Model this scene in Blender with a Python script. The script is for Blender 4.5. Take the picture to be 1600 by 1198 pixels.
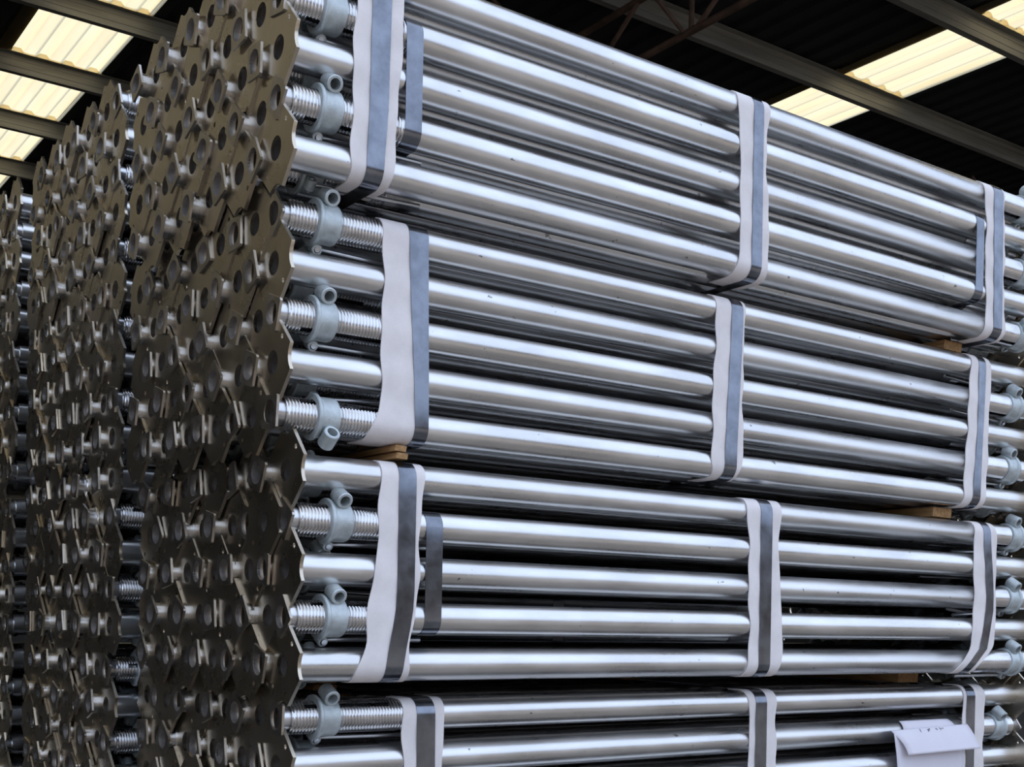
import bpy, math, random
from mathutils import Vector, Matrix
from mathutils.geometry import tessellate_polygon

for o in list(bpy.data.objects):
    bpy.data.objects.remove(o)
scene = bpy.context.scene
COL = scene.collection
rnd = random.Random(7)
pi = math.pi

# ------------------------------------------------------------------ camera
EZ = 1.034                      # eye height above the yard floor
TH = math.radians(35.32)
ROLL = math.radians(1.16)
cam_d = bpy.data.cameras.new('camera')
cam = bpy.data.objects.new('camera', cam_d)
COL.objects.link(cam)
Rv = Vector((math.cos(TH), -math.sin(TH), 0))
Fv = Vector((math.sin(TH), math.cos(TH), 0))
Uv = Vector((0, 0, 1))
cr, sr = math.cos(ROLL), math.sin(ROLL)
Rx = Rv * cr + Uv * sr
Ux = Uv * cr - Rv * sr
M = Matrix((Rx, Ux, -Fv)).transposed().to_4x4()
M.translation = Vector((0, 0, EZ))
cam.matrix_world = M
cam_d.sensor_fit = 'HORIZONTAL'
cam_d.sensor_width = 36
cam_d.lens = 1937 / 1600 * 36
cam_d.shift_y = (965.3 - 599) / 1600
cam_d.clip_end = 500
scene.camera = cam

# ------------------------------------------------------------------ sky and exposure
world = bpy.data.worlds.new('sky')
scene.world = world
world.use_nodes = True
bg = world.node_tree.nodes['Background']
bg.inputs[0].default_value = (0.64, 0.765, 1.0, 1)
bg.inputs[1].default_value = 1.55
sun_d = bpy.data.lights.new('sun', 'SUN')
sun_d.energy = 2.5
sun_d.angle = math.radians(6)
sun_d.color = (1.0, 0.90, 0.74)
sun = bpy.data.objects.new('sun', sun_d)
COL.objects.link(sun)
sun.rotation_euler = Vector((-0.75, -0.30, -0.58)).to_track_quat('-Z', 'Y').to_euler()   # from behind the shed
vs = scene.view_settings
vs.view_transform = 'Standard'
vs.look = 'None'
vs.gamma = 1
vs.use_curve_mapping = False
vs.exposure = 0.14

# ------------------------------------------------------------------ materials
def mat(name, col, rough=0.5, metal=0.0, var=0.0, scale=20, rvar=0.0, bump=0.0, bscale=200,
        stretch=(1, 1, 1), col2=None, lo=0.35, hi=0.65):
    m = bpy.data.materials.new(name)
    m.use_nodes = True
    nt = m.node_tree
    b = nt.nodes['Principled BSDF']
    b.inputs['Base Color'].default_value = (*col, 1)
    b.inputs['Roughness'].default_value = rough
    b.inputs['Metallic'].default_value = metal
    tc = nt.nodes.new('ShaderNodeTexCoord')
    mp = nt.nodes.new('ShaderNodeMapping')
    mp.inputs['Scale'].default_value = stretch
    nt.links.new(tc.outputs['Object'], mp.inputs['Vector'])
    oi = nt.nodes.new('ShaderNodeObjectInfo')
    ad = nt.nodes.new('ShaderNodeVectorMath'); ad.operation = 'ADD'
    sc = nt.nodes.new('ShaderNodeVectorMath'); sc.operation = 'SCALE'
    cb = nt.nodes.new('ShaderNodeCombineXYZ')
    nt.links.new(oi.outputs['Random'], cb.inputs[0])
    nt.links.new(oi.outputs['Random'], cb.inputs[1])
    nt.links.new(cb.outputs[0], sc.inputs[0]); sc.inputs['Scale'].default_value = 37.0
    nt.links.new(mp.outputs[0], ad.inputs[0]); nt.links.new(sc.outputs[0], ad.inputs[1])
    vec = ad.outputs[0]
    if var or rvar or col2:
        n = nt.nodes.new('ShaderNodeTexNoise')
        n.inputs['Scale'].default_value = scale
        n.inputs['Detail'].default_value = 5
        n.inputs['Roughness'].default_value = 0.6
        nt.links.new(vec, n.inputs['Vector'])
        if var or col2:
            r = nt.nodes.new('ShaderNodeValToRGB')
            r.color_ramp.elements[0].position = lo
            r.color_ramp.elements[1].position = hi
            c2 = col2 or tuple(min(1, c * (1 + var)) for c in col)
            c1 = col if col2 else tuple(c * (1 - var) for c in col)
            r.color_ramp.elements[0].color = (*c1, 1)
            r.color_ramp.elements[1].color = (*c2, 1)
            nt.links.new(n.outputs['Fac'], r.inputs['Fac'])
            nt.links.new(r.outputs['Color'], b.inputs['Base Color'])
        if rvar:
            mr = nt.nodes.new('ShaderNodeMapRange')
            mr.inputs['From Min'].default_value = 0.3
            mr.inputs['From Max'].default_value = 0.7
            mr.inputs['To Min'].default_value = max(0.02, rough - rvar)
            mr.inputs['To Max'].default_value = rough + rvar
            nt.links.new(n.outputs['Fac'], mr.inputs['Value'])
            nt.links.new(mr.outputs[0], b.inputs['Roughness'])
    if bump:
        n2 = nt.nodes.new('ShaderNodeTexNoise')
        n2.inputs['Scale'].default_value = bscale
        n2.inputs['Detail'].default_value = 3
        nt.links.new(vec, n2.inputs['Vector'])
        bp = nt.nodes.new('ShaderNodeBump')
        bp.inputs['Strength'].default_value = bump
        bp.inputs['Distance'].default_value = 0.002
        nt.links.new(n2.outputs['Fac'], bp.inputs['Height'])
        nt.links.new(bp.outputs[0], b.inputs['Normal'])
    return m

M_TUBE = mat('galvanised_tube', (0.70, 0.69, 0.68), 0.31, 1.0, var=0.14, scale=18, rvar=0.08,
             bump=0.06, bscale=60, stretch=(0.25, 1, 1))
def add_specks(m, scale, thr, dark, stretch):
    nt = m.node_tree
    b = nt.nodes['Principled BSDF']
    src = b.inputs['Base Color'].links[0].from_socket
    tc = nt.nodes.new('ShaderNodeTexCoord'); mp = nt.nodes.new('ShaderNodeMapping')
    mp.inputs['Scale'].default_value = stretch
    oi = nt.nodes.new('ShaderNodeObjectInfo')
    nt.links.new(tc.outputs['Object'], mp.inputs['Vector'])
    mu = nt.nodes.new('ShaderNodeMath'); mu.operation = 'MULTIPLY'; mu.inputs[1].default_value = 50
    nt.links.new(oi.outputs['Random'], mu.inputs[0])
    n = nt.nodes.new('ShaderNodeTexNoise'); n.noise_dimensions = '4D'
    n.inputs['Scale'].default_value = scale; n.inputs['Detail'].default_value = 4
    nt.links.new(mp.outputs[0], n.inputs['Vector']); nt.links.new(mu.outputs[0], n.inputs['W'])
    r = nt.nodes.new('ShaderNodeValToRGB')
    r.color_ramp.elements[0].position = thr; r.color_ramp.elements[0].color = (1, 1, 1, 1)
    r.color_ramp.elements[1].position = thr + 0.03; r.color_ramp.elements[1].color = (dark, dark, dark, 1)
    nt.links.new(n.outputs['Fac'], r.inputs['Fac'])
    mx = nt.nodes.new('ShaderNodeMix'); mx.data_type = 'RGBA'; mx.blend_type = 'MULTIPLY'
    mx.inputs[0].default_value = 1
    nt.links.new(src, mx.inputs[6]); nt.links.new(r.outputs[0], mx.inputs[7])
    nt.links.new(mx.outputs[2], b.inputs['Base Color'])
add_specks(M_TUBE, 70, 0.70, 0.35, (0.6, 1, 1))
M_THREAD = mat('rolled_thread', (0.72, 0.71, 0.71), 0.24, 1.0, var=0.06, scale=30, rvar=0.05)
M_INNER = mat('inner_tube_zinc', (0.66, 0.66, 0.67), 0.3, 1.0, var=0.12, scale=25, rvar=0.06)
M_NUT = mat('cast_zinc', (0.54, 0.585, 0.59), 0.5, 0.55, var=0.14, scale=60, rvar=0.08, bump=0.25, bscale=350)
M_PLATE = mat('plate_steel', (0.61, 0.535, 0.43), 0.28, 1.0, var=0.10, scale=9, rvar=0.03)
M_HEAD = mat('head_plate_steel', (0.56, 0.51, 0.45), 0.33, 1.0, var=0.15, scale=30, rvar=0.06)
M_BORE = mat('unpolished_bore', (0.46, 0.42, 0.39), 0.48, 0.9, var=0.25, scale=40)
M_YARD = mat('yard_wall_render', (0.19, 0.16, 0.13), 0.85, 0.0, var=0.25, scale=0.8)
M_BAR = mat('handle_steel', (0.55, 0.56, 0.58), 0.3, 1.0, var=0.1)
M_STRAP = mat('blued_strap', (0.20, 0.215, 0.25), 0.18, 1.0, var=0.2, scale=25, rvar=0.04)
M_PAD = mat('white_foam', (0.82, 0.76, 0.74), 0.8, 0.0, var=0.06, scale=18, bump=0.15, bscale=400)
M_WOOD = mat('raw_timber', (0.26, 0.13, 0.045), 0.75, 0.0, col2=(0.46, 0.27, 0.11), scale=22,
             stretch=(6, 0.6, 6), bump=0.3, bscale=120)
M_PAPER = mat('white_paper', (0.80, 0.76, 0.82), 0.7, 0.0, var=0.02, scale=10)
M_INK = mat('ink', (0.06, 0.06, 0.09), 0.7)
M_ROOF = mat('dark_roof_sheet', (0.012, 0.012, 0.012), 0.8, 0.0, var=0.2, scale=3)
M_PURLIN = mat('purlin_steel', (0.23, 0.22, 0.185), 0.6, 0.2, var=0.25, scale=4, stretch=(0.2, 2, 2))
M_RUST = mat('rusty_tube', (0.10, 0.058, 0.038), 0.8, 0.0, var=0.4, scale=5)
M_WALL = mat('dark_cladding', (0.06, 0.058, 0.055), 0.8, 0.0, var=0.2, scale=1)
M_FLOOR = mat('yard_concrete', (0.30, 0.25, 0.20), 0.85, 0.0, var=0.2, scale=1.2, bump=0.2, bscale=60)

M_DARK_SLAB = mat('added_dark_slab', (0.045, 0.042, 0.04), 0.9, 0.0, var=0.3, scale=1.5)

M_SKYL = bpy.data.materials.new('fibreglass_rooflight')
M_SKYL.use_nodes = True
_nt = M_SKYL.node_tree
_nt.nodes.remove(_nt.nodes['Principled BSDF'])
_tr = _nt.nodes.new('ShaderNodeBsdfTranslucent')
_df = _nt.nodes.new('ShaderNodeBsdfDiffuse')
_mx = _nt.nodes.new('ShaderNodeMixShader'); _mx.inputs[0].default_value = 0.12
_tc = _nt.nodes.new('ShaderNodeTexCoord')
_mp = _nt.nodes.new('ShaderNodeMapping'); _mp.inputs['Scale'].default_value = (3.0, 0.35, 1)
_ns = _nt.nodes.new('ShaderNodeTexNoise'); _ns.inputs['Scale'].default_value = 1.6; _ns.inputs['Detail'].default_value = 6
_rp = _nt.nodes.new('ShaderNodeValToRGB')
_rp.color_ramp.elements[0].position = 0.25; _rp.color_ramp.elements[0].color = (0.70, 0.56, 0.33, 1)
_rp.color_ramp.elements[1].position = 0.65; _rp.color_ramp.elements[1].color = (0.80, 0.67, 0.42, 1)
_nt.links.new(_tc.outputs['Object'], _mp.inputs[0]); _nt.links.new(_mp.outputs[0], _ns.inputs['Vector'])
_nt.links.new(_ns.outputs['Fac'], _rp.inputs[0])
_nt.links.new(_rp.outputs[0], _tr.inputs['Color']); _df.inputs['Color'].default_value = (0.5, 0.45, 0.3, 1)
_nt.links.new(_tr.outputs[0], _mx.inputs[1]); _nt.links.new(_df.outputs[0], _mx.inputs[2])
_nt.links.new(_mx.outputs[0], _nt.nodes['Material Output'].inputs[0])

# ------------------------------------------------------------------ mesh helpers
class MB:
    def __init__(s):
        s.v = []; s.f = []; s.sm = []
    def add(s, verts, faces, smooth=False):
        o = len(s.v)
        s.v += [tuple(v) for v in verts]
        s.f += [tuple(i + o for i in f) for f in faces]
        s.sm += [smooth] * len(faces)
        return s
    def box(s, x0, x1, y0, y1, z0, z1):
        return s.add([(x0, y0, z0), (x1, y0, z0), (x1, y1, z0), (x0, y1, z0),
                      (x0, y0, z1), (x1, y0, z1), (x1, y1, z1), (x0, y1, z1)],
                     [(0, 3, 2, 1), (4, 5, 6, 7), (0, 1, 5, 4), (1, 2, 6, 5), (2, 3, 7, 6), (3, 0, 4, 7)])
    def lathe(s, prof, n, smooth=True, skip=None, closed=False):
        """revolve (x, r) profile about x; profile runs so that outside normals come out right"""
        vs_, fs = [], []
        for x, r in prof:
            for k in range(n):
                a = 2 * pi * k / n
                vs_.append((x, r * math.cos(a), r * math.sin(a)))
        m = len(prof)
        for i in range(m if closed else m - 1):
            j = (i + 1) % m
            for k in range(n):
                if skip and skip(i, k):
                    continue
                k2 = (k + 1) % n
                fs.append((i * n + k, j * n + k, j * n + k2, i * n + k2))
        return s.add(vs_, fs, smooth)
    def tube(s, p, q, r, n=10, cap=True):
        p, q = Vector(p), Vector(q)
        d = (q - p).normalized()
        a = d.orthogonal().normalized(); b = d.cross(a)
        vs_ = []
        for c in (p, q):
            for k in range(n):
                t = 2 * pi * k / n
                vs_.append(c + (a * math.cos(t) + b * math.sin(t)) * r)
        s.add(vs_, [(k, (k + 1) % n, n + (k + 1) % n, n + k) for k in range(n)], True)
        if cap:
            s.add(vs_, [tuple(range(n))[::-1], tuple(range(n, 2 * n))])
        return s
    def plate(s, loops, x0, x1):
        """loops of (y, z): first is the outline, others are holes; extruded from x0 to x1"""
        polys = [[Vector((a, b, 0)) for a, b in lp] for lp in loops]
        tris = tessellate_polygon(polys)
        flat = [(p.x, p.y) for lp in polys for p in lp]
        n = len(flat)
        vs_ = [(x0, a, b) for a, b in flat] + [(x1, a, b) for a, b in flat]
        s.add(vs_, [tuple(t) for t in tris] + [(t[2] + n, t[1] + n, t[0] + n) for t in tris])
        st = 0
        for lp in polys:
            m = len(lp)
            s.add(vs_, [(st + i, st + (i + 1) % m, n + st + (i + 1) % m, n + st + i) for i in range(m)])
            st += m
        return s
    def mesh(s, name, material):
        me = bpy.data.meshes.new(name)
        me.from_pydata(s.v, [], s.f)
        me.polygons.foreach_set('use_smooth', s.sm)
        me.materials.append(material)
        import bmesh
        bm = bmesh.new(); bm.from_mesh(me)
        bmesh.ops.remove_doubles(bm, verts=bm.verts, dist=1e-6)
        bmesh.ops.recalc_face_normals(bm, faces=bm.faces)
        bm.to_mesh(me); bm.free()
        me.set_sharp_from_angle(angle=math.radians(38))
        return me

def obj(name, me, parent=None, loc=None, rot=None):
    o = bpy.data.objects.new(name, me)
    COL.objects.link(o)
    if parent: o.parent = parent
    if loc: o.location = loc
    if rot: o.rotation_euler = rot
    return o

def empty(name, loc, rot=(0, 0, 0)):
    o = bpy.data.objects.new(name, None)
    o.empty_display_size = 0.05
    COL.objects.link(o)
    o.location = loc; o.rotation_euler = rot
    return o

def tag(o, label, cat, group=None, kind=None):
    o['label'] = label; o['category'] = cat
    if group: o['group'] = group
    if kind: o['kind'] = kind
    return o

def struct(o, label=None, cat=None):
    o['kind'] = 'structure'
    if label: o['label'] = label
    if cat: o['category'] = cat
    return o

def circ(r, n, cy=0, cz=0, a0=0.0):
    return [(cy + r * math.cos(a0 + 2 * pi * k / n), cz + r * math.sin(a0 + 2 * pi * k / n)) for k in range(n)]

# ------------------------------------------------------------------ the shed
X0, X1, Y0, Y1 = -11.5, 25.0, 2.0, 25.0
HR = EZ + 5.8
f_ = obj('floor', MB().box(-70, 80, -70, Y1, -0.2, 0.0).mesh('floor', M_FLOOR))
struct(f_, 'grey-brown concrete yard floor in front of the shed', 'floor')
fi = obj('floor', MB().box(X0, X1, Y0 - 0.6, Y1, 0.0, 0.012).mesh('floor', M_DARK_SLAB))  # dark slab added over the concrete so the lower plates reflect less light
struct(fi, 'added dark slab under the stacks, darkening the lower plates', 'floor')

def corrugated(x0, x1, y0, y1, z, rib, crown, depth, thick):
    """trapezoid ribs running along y, raised by depth"""
    prof = []
    x = x0
    while x < x1 - 1e-6:
        for dx, dz in ((0, 0), (rib - crown - 0.06, 0), (rib - crown - 0.03, depth), (rib - 0.03, depth)):
            if x + dx <= x1: prof.append((x + dx, z + dz))
        x += rib
    prof.append((x1, z))
    m = MB()
    n = len(prof)
    vs_ = [(a, y, b) for y in (y0, y1) for a, b in prof]
    m.add(vs_, [(i, i + 1, n + i + 1, n + i) for i in range(n - 1)])
    if thick:
        v2 = [(a, y, b + thick) for a, y, b in vs_]
        m.add(v2, [(i, i + 1, n + i + 1, n + i) for i in range(n - 1)])
        m.add(vs_ + v2, [(0, n, 3 * n, 2 * n), (n - 1, 2 * n - 1, 4 * n - 1, 3 * n - 1)])
        m.add(vs_ + v2, [(i, i + 1, 2 * n + i + 1, 2 * n + i) for i in range(n - 1)])
        m.add(vs_ + v2, [(n + i, n + i + 1, 3 * n + i + 1, 3 * n + i) for i in range(n - 1)])
    return m

ceiling = struct(empty('ceiling', (0, 0, 0)), 'dark sheeted shed roof with fibreglass rooflight strips', 'ceiling')
SKY = [(-7.78, -6.72), (-4.16, -3.10), (-0.56, 0.46), (3.02, 4.03), (10.22, 11.27), (17.4, 18.4)]  # two of the left-hand strips are unseen extras, added to brighten the upper plates
xs = [X0] + [v for s in SKY for v in s] + [X1]
for i in range(0, len(xs), 2):
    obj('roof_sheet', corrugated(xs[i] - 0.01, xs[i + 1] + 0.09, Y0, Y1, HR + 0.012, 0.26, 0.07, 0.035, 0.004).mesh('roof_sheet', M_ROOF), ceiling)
PURL = [7.12 + 1.63 * n for n in range(-3, 11)]
for a, b in SKY:
    for i in range(len(PURL) - 1):
        ya, yb = PURL[i] - 0.10, PURL[i + 1] + 0.12
        obj('rooflight_panel', corrugated(a - 0.06, b, ya, yb, HR - 0.004 - 0.012 * (i % 2), 0.26, 0.07, 0.035, 0).mesh('rooflight_panel', M_SKYL), ceiling)
pur = None
for y in PURL:
    m = MB()
    m.box(X0, X1, y, y + 0.006, HR - 0.20, HR - 0.012)
    m.box(X0, X1, y + 0.006, y + 0.07, HR - 0.20, HR - 0.194)
    m.box(X0, X1, y + 0.064, y + 0.07, HR - 0.194, HR - 0.178)
    m.box(X0, X1, y - 0.065, y, HR - 0.018, HR - 0.012)
    m.box(X0, X1, y - 0.004, y, HR - 0.072, HR - 0.066)
    m.box(X0, X1, y - 0.004, y, HR - 0.142, HR - 0.136)
    obj('purlin', m.mesh('purlin', M_PURLIN), ceiling)
yw = obj('wall_yard', MB().box(-40, 60, -19.4, -19.0, 0, 4.2).mesh('wall_yard', M_YARD))
struct(yw, 'plain rendered wall across the yard', 'wall')
# tubular truss
XT, ZT = 7.23, EZ + 5.0
for xt in (XT - 7.2, XT, XT + 7.2):
    tr = obj('roof_truss', MB().tube((xt, Y0, ZT), (xt, Y1, ZT), 0.032, 12).tube((xt, Y0, HR - 0.27), (xt, Y1, HR - 0.27), 0.032, 12).mesh('roof_truss', M_RUST), ceiling)
    y = 7.75 - 1.5 * 3
    while y < Y1 - 1.5:
        obj('truss_web', MB().tube((xt, y, ZT), (xt, y, HR - 0.25), 0.024, 10).mesh('truss_web', M_RUST), tr)
        obj('truss_web', MB().tube((xt, y - 0.06, ZT), (xt, y - 0.85, HR - 0.25), 0.024, 10).mesh('truss_web', M_RUST), tr)
        obj('knee_brace', MB().tube((xt - 0.05, y + 0.05, ZT), (xt - 1.0, y + 0.05, HR - 0.21), 0.018, 8).mesh('knee_brace', M_RUST), tr)
        y += 1.5
for nm, b in (('wall_back', (X0, X1, Y1, Y1 + 0.2)), ('wall_left', (X0 - 0.2, X0, Y0, Y1)), ('wall_right', (X1, X1 + 0.2, Y0, Y1))):
    struct(obj(nm, MB().box(*b, 0, HR + 0.1).mesh(nm, M_WALL)), 'dark clad shed wall', 'wall')

# ------------------------------------------------------------------ prop parts
L = 2.105          # closed length of a prop
RT = 0.028         # outer tube radius
def notched_outline():
    """octagon standing on its tip, with a round notch in each of the four short sides"""
    w, e, d = 0.0655, 0.0215, 0.0075
    pts = []
    en = e * 0.94
    rr = (en * en + d * d) / (2 * d)
    base = [(w, -e)]
    half = math.asin(en / rr)
    base += [(w + rr - d - rr * math.cos(half * t) , rr * math.sin(half * t)) for t in (-1, -0.66, -0.33, 0, 0.33, 0.66, 1)]
    base += [(w, e)]
    for q in range(4):
        c, s_ = math.cos(q * pi / 2), math.sin(q * pi / 2)
        pts += [(a * c - b * s_, a * s_ + b * c) for a, b in base]
    return pts
OUT = notched_outline()
hd = 0.0395
ME = {}
ME['base_plate'] = MB().plate([OUT, circ(0.0195, 24)[::-1], circ(0.0046, 10, hd * .9, hd * .9)[::-1], circ(0.0046, 10, -hd * .9, -hd * .9)[::-1]], -0.006, 0.0).mesh('base_plate', M_PLATE)
hq = 0.0272
c_ = 0.003
SQ = [(hq, -hq + c_), (hq, hq - c_), (hq - c_, hq), (-hq + c_, hq), (-hq, hq - c_), (-hq, -hq + c_), (-hq + c_, -hq), (hq - c_, -hq)]
ME['head_plate'] = MB().plate([SQ, circ(0.0197, 24)[::-1]], 0.0, 0.0045).mesh('head_plate', M_HEAD)
def two_tone(mb, first, a, b):
    me = mb.mesh('tube', a)
    me.materials.append(b)
    for p_ in me.polygons:
        if first(p_): p_.material_index = 1
    return me
def rad_of(p_):
    c0 = p_.center
    return math.hypot(c0.y, c0.z)
ME['inner_tube'] = two_tone(MB().lathe([(0.001, 0.0196), (0.001, 0.0216), (L - 0.055, 0.0216), (L - 0.055, 0.0196)], 28, True, None, True), lambda p_: rad_of(p_) < 0.0198, M_INNER, M_BORE)
# the long plain tube with its bore at the base
ME['outer_tube'] = two_tone(MB().lathe([(0.238, 0.0255), (0.242, RT), (L - 0.006, RT), (L - 0.006, 0.0252), (L - 0.30, 0.0252)], 44), lambda p_: rad_of(p_) < 0.0253 and p_.center.x > 0.3, M_TUBE, M_BORE)
# thread with slots
prof = [(0.020, 0.0222), (0.020, 0.0258)]
TPI = 0.0060
x = 0.022
while x < 0.238:
    prof += [(x, 0.0258), (x + TPI * 0.36, 0.0282), (x + TPI * 0.64, 0.0282)]
    x += TPI
prof += [(0.240, 0.0255)]
NS = 36
def skip_slot(i, k):
    return 0.044 < prof[i][0] < 0.205 and (k % (NS // 2)) in (0, 1)
ME['threaded_sleeve'] = MB().lathe(prof, NS, True, skip_slot).mesh('threaded_sleeve', M_THREAD)
XN = 0.088
ME['collar_nut'] = MB().lathe([(-0.019, 0.0285), (-0.019, 0.0375), (-0.0175, 0.039), (-0.014, 0.039), (-0.012, 0.0375), (-0.011, 0.0345), (-0.009, 0.0338), (0.019, 0.0338), (0.0215, 0.0325), (0.022, 0.0285)], 40, True).mesh('collar_nut', M_NUT)
def lug(length, ro, ri):
    return MB().lathe([(-length / 2, ri), (-length / 2, ro - 0.0015), (-length / 2 + 0.0015, ro), (length / 2 - 0.0015, ro), (length / 2, ro - 0.0015), (length / 2, ri)], 24, True, closed=True)
def flatten(mb, fn):
    mb.v = [fn(v) for v in mb.v]; return mb
# lug axis is tangential (local y when the lug sits at +z of the nut)
ME['lug'] = flatten(lug(0.032, 0.0140, 0.0090), lambda v: (v[1] + 0.004, v[0], v[2])).mesh('lug', M_NUT)
ME['hinge_lug'] = flatten(lug(0.020, 0.0095, 0.0055), lambda v: (v[1] - 0.004, v[0], v[2])).mesh('hinge_lug', M_NUT)
ME['handle_bar'] = MB().tube((0, 0, 0), (0.20, 0, 0), 0.0042, 10).tube((0, -0.012, 0), (0, 0.014, 0), 0.0048, 10).mesh('handle_bar', M_BAR)

ORD = ['first', 'second', 'third', 'fourth', 'fifth', 'sixth', 'seventh', 'eighth', 'ninth', 'tenth']
BN = ['top', 'second', 'third', 'fourth']
SN = ['front', 'middle', 'rear']
P = 0.08
# per stack, per bundle: face X, first column Y, top row height above the eye, column pitch, parity (0: first row shows base plates in column one)
STACK = [
    [(0.818, 1.824, 1.055, 0.0722, 0), (0.835, 1.862, 0.645, 0.0722, 1), (0.866, 1.870, 0.235, 0.0735, 0), (0.883, 1.921, -0.176, 0.0735, 1), (0.88, 1.90, -0.586, 0.073, 0)],
    [(0.838, 2.700, 1.102, 0.0722, 1), (0.842, 2.705, 0.696, 0.0722, 0), (0.846, 2.712, 0.286, 0.0728, 0), (0.850, 2.735, -0.130, 0.0728, 1), (0.85, 2.73, -0.545, 0.073, 0)],
    [(0.842, 3.600, 1.120, 0.0722, 0), (0.842, 3.605, 0.702, 0.0722, 1), (0.842, 3.612, 0.276, 0.0725, 1), (0.846, 3.620, -0.140, 0.0725, 0), (0.85, 3.62, -0.55, 0.0725, 0)],
]
specs = []
for s, st in enumerate(STACK):
    for b, (fx, y0, z0, cp, par) in enumerate(st):
        for r in range(5):
            for c in range(10):
                head = ((r + c + par) % 2 == 1)
                if c == 0:
                    prot = 0.004 if head else rnd.uniform(-0.001, 0.002)
                else:
                    prot = rnd.uniform(0.009, 0.0155) if head else rnd.uniform(-0.005, 0.006)
                if b >= 2 and c > 0:
                    prot += rnd.uniform(-0.007, 0.005)
                y = y0 + c * cp + (rnd.uniform(-0.001, 0.001) if c else 0)
                z = EZ + z0 - r * P
                seen = b <= 2 or (b == 3 and r <= (2 if s == 0 else 3))
                specs.append(dict(s=s, b=b, r=r, c=c, head=head, x=fx - prot, y=y, z=z, seen=seen))
order = sorted([q for q in specs if q['seen']], key=lambda q: (q['y'] - (1.0 if q['s'] == 0 else 0)))
single = set(id(q) for q in order[:300])

# the lug angle of the collar nuts in the outermost column (degrees from +Y towards +Z)
LUG = {(0, 0, 1): 118, (0, 0, 3): 116, (0, 1, 0): 112, (0, 1, 2): 114, (0, 1, 4): 236, (0, 2, 1): 116, (0, 2, 3): 114, (0, 3, 0): 116}
LUGF = {(0, 1, 1): 122, (0, 1, 3): 112, (0, 2, 0): 114, (0, 2, 2): 124, (0, 2, 4): 120, (0, 3, 1): 128, (0, 0, 0): 118, (0, 0, 2): 140, (0, 0, 4): 150}

def build_prop(q):
    s, b, r, c = q['s'], q['b'], q['r'], q['c']
    if q['head']:
        e = empty('steel_prop', (q['x'], q['y'], q['z']))
    else:
        e = empty('steel_prop', (q['x'] + L, q['y'], q['z']), (0, 0, pi))
    end = 'square head end' if q['head'] else 'notched base end'
    tag(e, 'galvanised prop, %s outward, %s stack, %s bundle, %s row, %s from right' % (end, SN[s], BN[b], ORD[r], ORD[c]), 'steel prop', 'telescopic steel props stacked in bundles')
    roll = rnd.uniform(0, 2 * pi)
    obj('outer_tube', ME['outer_tube'], e)
    obj('base_plate', ME['base_plate'], e, (L, 0, 0), (rnd.uniform(-0.05, 0.05) + (pi / 2 if rnd.random() < .4 else 0), 0, 0))
    obj('inner_tube', ME['inner_tube'], e)
    hp = obj('head_plate', ME['head_plate'], e, None, (roll, rnd.uniform(-.04, .04), rnd.uniform(-.04, .04)))
    th_rot = rnd.uniform(0, 2 * pi)
    key = (s, b, r)
    if c == 0 and q['head'] and key in LUG:
        ang = LUG[key]
        th_rot = math.radians([60, 236, 112, 226, 122, 112, 116, 122][sorted(LUG).index(key)])
        hp.rotation_euler = (math.radians([10, 40, 50, 20, 5, 35, 52, 3][sorted(LUG).index(key)]), 0, 0)
    elif c == 0 and not q['head'] and key in LUGF:
        ang = 180 - LUGF[key]
        th_rot = math.radians(rnd.uniform(80, 110))
    else:
        ang = rnd.choice([45, 135, 225, 315]) + rnd.uniform(-8, 8)
    obj('threaded_sleeve', ME['threaded_sleeve'], e, None, (th_rot, 0, 0))
    n = obj('collar_nut', ME['collar_nut'], e, (XN + rnd.uniform(-.006, .006), 0, 0), (math.radians(ang) - pi / 2, 0, 0))
    if c <= 1 or s == 0:
        obj('lug', ME['lug'], n, (0, 0, 0.0440))
        obj('hinge_lug', ME['hinge_lug'], n, (0, 0, -0.041), (0.1, 0, 0))
    if c <= 1:
        h = obj('handle_bar', ME['handle_bar'], n, (-0.004, 0.0, -0.041), (0, rnd.uniform(-.03, .10), rnd.uniform(-.06, .06)))

for q in specs:
    if id(q) in single:
        build_prop(q)

# everything else in the pile: one low-detail mesh
lo = MB()
def lo_prop(q):
    k0 = len(lo.v)
    d = 1 if q['head'] else -1
    ox = q['x'] if q['head'] else q['x'] + L
    m = MB()
    m.lathe([(0.242, 0.0255), (0.242, RT), (L - 0.006, RT)], 14)
    m.lathe([(0.02, 0.0206), (0.02, 0.0262), (0.242, 0.0262)], 14)
    m.lathe([(0.30, 0.0186), (0.0, 0.0186), (0.0, 0.0206), (0.03, 0.0206)], 14)
    m.lathe([(XN - 0.024, 0.027), (XN - 0.024, 0.039), (XN - 0.014, 0.039), (XN - 0.013, 0.034), (XN + 0.022, 0.034), (XN + 0.022, 0.027)], 14)
    m.plate([OUT[::1], circ(0.0195, 12)[::-1]], L - 0.006, L)
    a = rnd.uniform(0, 2 * pi); ca, sa = math.cos(a), math.sin(a)
    m.plate([[(u * ca - v * sa, u * sa + v * ca) for u, v in SQ[::2]], circ(0.0188, 12)[::-1]], 0, 0.0045)
    m.v = [(ox + d * x_, q['y'] + d * y_, q['z'] + z_) for x_, y_, z_ in m.v]
    lo.add(m.v, m.f); lo.sm[-len(m.f):] = m.sm
for q in specs:
    if id(q) not in single:
        lo_prop(q)
lo_me = bpy.data.meshes.new('steel_prop_pile')
lo_me.from_pydata(lo.v, [], lo.f)
lo_me.polygons.foreach_set('use_smooth', lo.sm)
lo_me.set_sharp_from_angle(angle=math.radians(38))
lo_me.materials.append(M_PLATE)
lo_me.materials.append(M_TUBE)
lo_me.polygons.foreach_set('material_index', [1 if t else 0 for t in lo.sm])
tag(obj('steel_prop_pile', lo_me), 'remaining galvanised props deep in the far stacks', 'steel props', None, 'stuff')

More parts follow.
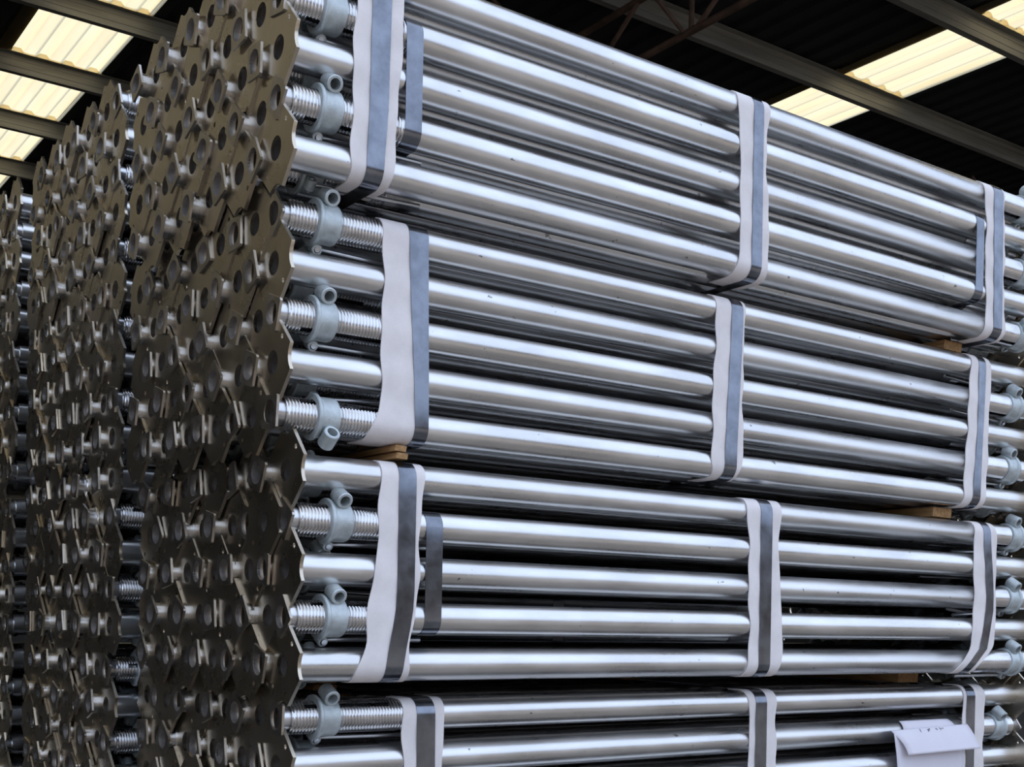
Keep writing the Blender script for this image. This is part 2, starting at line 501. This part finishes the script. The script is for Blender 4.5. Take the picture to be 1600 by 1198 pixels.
# ------------------------------------------------------------------ straps and pads
def loop_path(ya, yb, za, zb, rad, t, n=8):
    """rounded rectangle around tube centres (ya..yb, za..zb), outward offset rad+t; starts on top at the back, runs over the front"""
    R_ = rad + t
    pts = []
    for cy, cz, a0 in ((ya, zb, 90), (ya, za, 180), (yb, za, 270), (yb, zb, 0)):
        for k in range(n + 1):
            a = math.radians(a0 + 90 * k / n)
            pts.append((cy + R_ * math.cos(a), cz + R_ * math.sin(a)))
    return pts

def densify(path, closed, step=0.02):
    out = []
    m = len(path)
    for i in range(m if closed else m - 1):
        a, b = path[i], path[(i + 1) % m]
        d = math.hypot(b[0] - a[0], b[1] - a[1])
        k = max(1, int(d / step))
        for j in range(k):
            out.append((a[0] + (b[0] - a[0]) * j / k, a[1] + (b[1] - a[1]) * j / k))
    if not closed: out.append(path[-1])
    return out

def ribbon(path, closed, xl, xr, thick, nx=1):
    """ribbon following the y-z path, xl/xr give its two edges for each (y, z)"""
    n = len(path)
    nor = []
    for i in range(n):
        a = path[(i - 1) % n] if closed or i > 0 else path[i]
        b = path[(i + 1) % n] if closed or i < n - 1 else path[i]
        ty, tz = b[0] - a[0], b[1] - a[1]
        l = math.hypot(ty, tz) or 1
        nor.append((-tz / l, ty / l))      # inward for a counter-clockwise run
    m = MB()
    vs_ = []
    for i, (y, z) in enumerate(path):
        for off in (0, thick):
            for k in range(nx + 1):
                u = k / nx
                xx = xl(y, z) * (1 - u) + xr(y, z) * u
                vs_.append((xx, y + nor[i][0] * off, z + nor[i][1] * off))
    w = 2 * (nx + 1)
    fs = []
    for i in range(n if closed else n - 1):
        j = (i + 1) % n
        for k in range(nx):
            fs.append((i * w + k, i * w + k + 1, j * w + k + 1, j * w + k))
            fs.append((i * w + nx + 1 + k, j * w + nx + 1 + k, j * w + nx + 2 + k, i * w + nx + 2 + k))
        fs.append((i * w, j * w, j * w + nx + 1, i * w + nx + 1))
        fs.append((i * w + nx, i * w + nx + nx + 1, j * w + nx + nx + 1, j * w + nx))
    if not closed:
        fs.append(tuple(range(nx + 1)) + tuple(range(w - 1, nx, -1)))
        o = (n - 1) * w
        fs.append(tuple(o + v for v in (tuple(range(nx + 1)) + tuple(range(w - 1, nx, -1)))))
    m.add(vs_, fs, True)
    return m

def lerp_edge(ztop, zbot, keys):
    """keys: [(t, x)] with t 0 at the top of the bundle and 1 at its bottom"""
    def fn(y, z):
        t = (ztop - z) / (ztop - zbot)
        if t <= keys[0][0]: return keys[0][1]
        for (ta, xa), (tb, xb) in zip(keys, keys[1:]):
            if t <= tb:
                u = (t - ta) / (tb - ta); u = u * u * (3 - 2 * u)
                return xa + (xb - xa) * u
        return keys[-1][1]
    return fn

STRAPS = [
    # bundle, place words, pad left keys, pad right keys, strap left keys, strap right keys
    (0, 'near end', [(0, .940), (.5, .937), (.8, .934), (1, .938)], [(0, 1.030), (.45, 1.024), (1, 1.012)], [(0, .968), (.6, .966), (1, .962)], [(0, 1.004), (.6, 1.001), (1, .994)]),
    (0, 'middle', [(0, 1.808), (.2, 1.814), (.7, 1.822), (1, 1.815)], [(0, 1.898), (.4, 1.892), (.75, 1.905), (1, 1.90)], [(0, 1.852), (1, 1.853)], [(0, 1.880), (1, 1.882)]),
    (0, 'far end', [(0, 2.645), (.3, 2.655), (1, 2.660)], [(0, 2.728), (.5, 2.731), (1, 2.738)], [(0, 2.682), (1, 2.690)], [(0, 2.720), (1, 2.724)]),
    (1, 'near end', [(0, 1.018), (.5, 1.020), (.85, 1.018), (1, 1.000)], [(0, 1.095), (1, 1.108)], [(0, 1.068), (1, 1.086)], [(0, 1.106), (1, 1.113)]),
    (1, 'middle', [(0, 1.796), (.6, 1.792), (.9, 1.790), (1, 1.800)], [(0, 1.880), (.5, 1.874), (.8, 1.882), (1, 1.868)], [(0, 1.838), (1, 1.826)], [(0, 1.871), (1, 1.860)]),
    (1, 'far end', [(0, 2.660), (1, 2.642)], [(0, 2.742), (1, 2.732)], [(0, 2.690), (.4, 2.690), (1, 2.675)], [(0, 2.719), (1, 2.706)]),
    (2, 'near end', [(0, 1.030), (.4, 1.022), (.8, 1.005), (1, .985)], [(0, 1.112), (.5, 1.105), (1, 1.088)], [(0, 1.062), (.6, 1.062), (1, 1.042)], [(0, 1.096), (.6, 1.096), (1, 1.076)]),
    (2, 'middle', [(0, 1.905), (.3, 1.912), (.7, 1.918), (1, 1.915)], [(0, 2.010), (.3, 2.002), (.8, 2.020), (1, 2.01)], [(0, 1.944), (1, 1.946)], [(0, 1.979), (1, 1.980)]),
    (2, 'far end', [(0, 2.700), (.5, 2.702), (.8, 2.700), (1, 2.640)], [(0, 2.790), (.5, 2.794), (.8, 2.790), (1, 2.72)], [(0, 2.735), (.55, 2.752), (.8, 2.735), (1, 2.67)], [(0, 2.764), (.55, 2.782), (.8, 2.765), (1, 2.70)]),
    (3, 'near end', [(0, 1.110), (1, 1.116)], [(0, 1.194), (1, 1.198)], [(0, 1.137), (1, 1.142)], [(0, 1.175), (1, 1.180)]),
    (3, 'middle', [(0, 1.976), (1, 1.978)], [(0, 2.060), (1, 2.062)], [(0, 1.994), (1, 1.996)], [(0, 2.028), (1, 2.030)]),
    (3, 'far end', [(0, 2.742), (1, 2.742)], [(0, 2.830), (1, 2.830)], [(0, 2.754), (1, 2.754)], [(0, 2.788), (1, 2.788)]),
]
rs = random.Random(3)
for b, place, pl, pr, sl, srr in STRAPS:
    fx, y0, z0, cp, par = STACK[0][b]
    zt, zb = EZ + z0, EZ + z0 - 4 * P
    yb = y0 + 9 * cp
    top, bot = zt + RT, zb - RT
    full = loop_path(y0, yb, zb, zt, RT, 0.0035)
    st = ribbon(densify(full, True, 0.03), True, lerp_edge(top, bot, sl), lerp_edge(top, bot, srr), 0.0012)
    so = obj('steel_strap', st.mesh('steel_strap', M_STRAP))
    tag(so, 'blue-black steel strap at the %s of the %s bundle, front stack' % (place, BN[b]), 'strap', 'steel straps over white pads')
    # pad: from a little behind the top edge, over the front, to a little under the bottom
    hp_ = loop_path(y0, yb, zb, zt, RT, 0.0022)[:18]
    back = 0.035
    hp_ = [(y0 + back, zt + RT + 0.0022)] + hp_ + [(y0 + (0.05 if b < 2 else 0.02), zb - RT - 0.0022)]
    path = densify(hp_, False, 0.008)
    ph = rs.uniform(0, 6)
    def wav(fn, amp, ph):
        return lambda y, z: fn(y, z) + amp * math.sin(z * 34 + ph) + amp * 0.6 * math.sin(z * 71 + 2 * ph)
    # pad bows in a little between the tubes
    def sag(p):
        y, z = p
        if zb < z < zt and y < y0:
            t = ((zt - z) / P) % 1.0
            return (y + 0.0016 * math.sin(pi * t) ** 2, z)
        return p
    path = [sag(p) for p in path]
    pm = ribbon(path, False, wav(lerp_edge(top, bot, pl), 0.0022, ph), wav(lerp_edge(top, bot, pr), 0.0022, ph + 2), 0.002, 4)
    po = obj('foam_pad', pm.mesh('foam_pad', M_PAD))
    tag(po, 'white foam strip under the %s strap of the %s bundle, front stack' % (place, BN[b]), 'padding', 'white pads under the straps')

# narrow inner straps without pads, round part of a bundle
for b, r0, r1, xa, xb, words in ((0, 1, 3, 1.034, 1.066, 'near end of the top bundle'), (0, 1, 3, 2.617, 2.647, 'far end of the top bundle'), (2, 1, 3, 1.119, 1.153, 'near end of the third bundle')):
    fx, y0, z0, cp, par = STACK[0][b]
    zt, zb = EZ + z0 - r0 * P, EZ + z0 - r1 * P
    path = densify(loop_path(y0, y0 + 9 * cp, zb, zt, RT, 0.0012), True, 0.03)
    so = obj('steel_strap', ribbon(path, True, lambda y, z: xa, lambda y, z: xb, 0.0011).mesh('steel_strap', M_STRAP))
    tag(so, 'narrow unpadded steel strap round inner rows, %s' % words, 'strap', 'unpadded inner straps')

# ------------------------------------------------------------------ timber bearers between the bundles
def bearer(x0, x1, ya, yb, z0, z1, label, boards=1):
    e = empty('timber_bearer', (x0, ya, z0))
    h = (z1 - z0) / boards
    for k in range(boards):
        g = 0.0008
        m = MB()
        w, d = x1 - x0, yb - ya
        n = 7
        vs_ = []
        for i in range(n):
            y = d * i / (n - 1)
            j = rs.uniform(-0.002, 0.002) if i else rs.uniform(-0.004, 0.004)
            zz0, zz1 = h * k + g, h * (k + 1) - g
            vs_ += [(0 + j, y, zz0 + .001), (0.002 + j, y, zz1), (w + j, y, zz1 - .001), (w - .002 + j, y, zz0)]
        fs = [(i * 4 + a, i * 4 + (a + 1) % 4, i * 4 + 4 + (a + 1) % 4, i * 4 + 4 + a) for i in range(n - 1) for a in range(4)]
        fs += [(3, 2, 1, 0), tuple((n - 1) * 4 + a for a in range(4))]
        m.add(vs_, fs)
        obj('board', m.mesh('board', M_WOOD), e)
    tag(e, label, 'timber', 'timber bearers between bundles')
for g in range(3):
    y0 = max(STACK[0][g][1], STACK[0][g + 1][1])
    zt = EZ + STACK[0][g][2] - 4 * P - RT - 0.0038
    zb = EZ + STACK[0][g + 1][2] + RT + 0.005
    names = ('top and second', 'second and third', 'third and fourth')[g]
    yf = y0 - 0.022
    bearer(1.056 if g == 1 else 1.03, 1.080, yf if g == 1 else y0 + 0.16, y0 + 0.70, zb, zt, 'two thin boards between the %s bundles at the near end' % names, 2)
    bearer(1.915, 1.975, y0 + 0.33, y0 + 0.70, zb, zt, 'timber bearer between the %s bundles at mid length' % names)
    bearer((2.60, 2.585, 2.585)[g], (2.672, 2.66, 2.665)[g], y0 + (0.008, 0.008, 0.05)[g], y0 + 0.70, zb, zt, 'brown timber bearer between the %s bundles at the far end' % names)

# ------------------------------------------------------------------ delivery note on the fourth bundle
pe = empty('paper_note', (2.6, 1.885, EZ - 0.26))
def sheet(rows, name):
    """rows: list of rows of points"""
    m = MB()
    w = len(rows[0])
    vs_ = [(p[0] - 2.6, p[1] - 1.885, p[2] + 0.26) for r_ in rows for p in r_]
    fs = [(i * w + k, i * w + k + 1, i * w + w + k + 1, i * w + w + k) for i in range(len(rows) - 1) for k in range(w - 1)]
    m.add(vs_, fs, True)
    o = obj(name, m.mesh(name, M_PAPER), pe)
    md = o.modifiers.new('thick', 'SOLIDIFY'); md.thickness = 0.0004
    return o
rows = []
for i in range(13):
    t = i / 12
    z = -0.256 - 0.22 * t
    row = []
    for k in range(13):
        u = k / 12
        x_ = 2.452 + 0.012 * math.sin(t * 3) + u * (0.275 + .01 * t)
        curl = 0.010 * (1 - u) ** 3
        row.append((x_, 1.8885 - curl - 0.004 * math.sin(t * pi) * (1 - u) , z + 0.004 * u))
    rows.append(row)
sheet(rows, 'lower_sheet')
rows = []
for i in range(15):
    t = i / 14
    row = []
    for k in range(13):
        u = k / 12
        a = t * 1.0
        y_ = 1.8875 - 0.010 * math.sin(min(1, t * 1.4) * pi / 2) - 0.016 * t ** 1.5
        z = -0.2500 + 0.006 * u - 0.058 * (0.25 * t + 0.75 * t ** 1.5) - 0.002 * u * t
        x_ = 2.452 + 0.034 * (3 * t * t - 2 * t ** 3) * (1 - u) + u * (0.300 + 0.022 * t ** 1.5)
        row.append((x_, y_, z))
    rows.append(row)
sheet(rows, 'folded_flap')
rows = [[(2.505 + 0.19 * k / 8 + 0.02 * i / 6 * (k / 8), 1.921 - 0.0295 * math.cos(math.radians(60 - 62 * i / 6)), -0.256 + 0.0295 * math.sin(math.radians(60 - 62 * i / 6))) for k in range(9)] for i in range(7)]
sheet(rows, 'top_edge')
# pen strokes along the fold
ms = random.Random(5)
strokes = [(0.30, .0, .31, .8), (.305, .5, .32, .9), (.40, .2, .43, .9), (.43, .1, .40, .8), (.415, .0, .425, .3), (.45, .6, .46, .9), (.47, .7, .475, .9), (.51, .1, .53, .5), (.53, .6, .54, .9), (.56, .1, .585, .4), (.585, .5, .57, .8), (.60, .2, .61, .3)]
for a, b_, c, d in strokes:
    p = Vector((2.468 + 0.292 * a - 2.6, 1.8855 - 1.885 - 0.0028, -0.2515 - 0.010 * b_ + 0.26 + 0.006 * a))
    q_ = Vector((2.468 + 0.292 * c - 2.6, 1.8855 - 1.885 - 0.0052, -0.2515 - 0.010 * d + 0.26 + 0.006 * c))
    obj('pen_stroke', MB().tube(p, q_, 0.0007, 5).mesh('pen_stroke', M_INK), pe)
tag(pe, 'white folded paper note with pen marks tucked against the fourth bundle', 'paper')
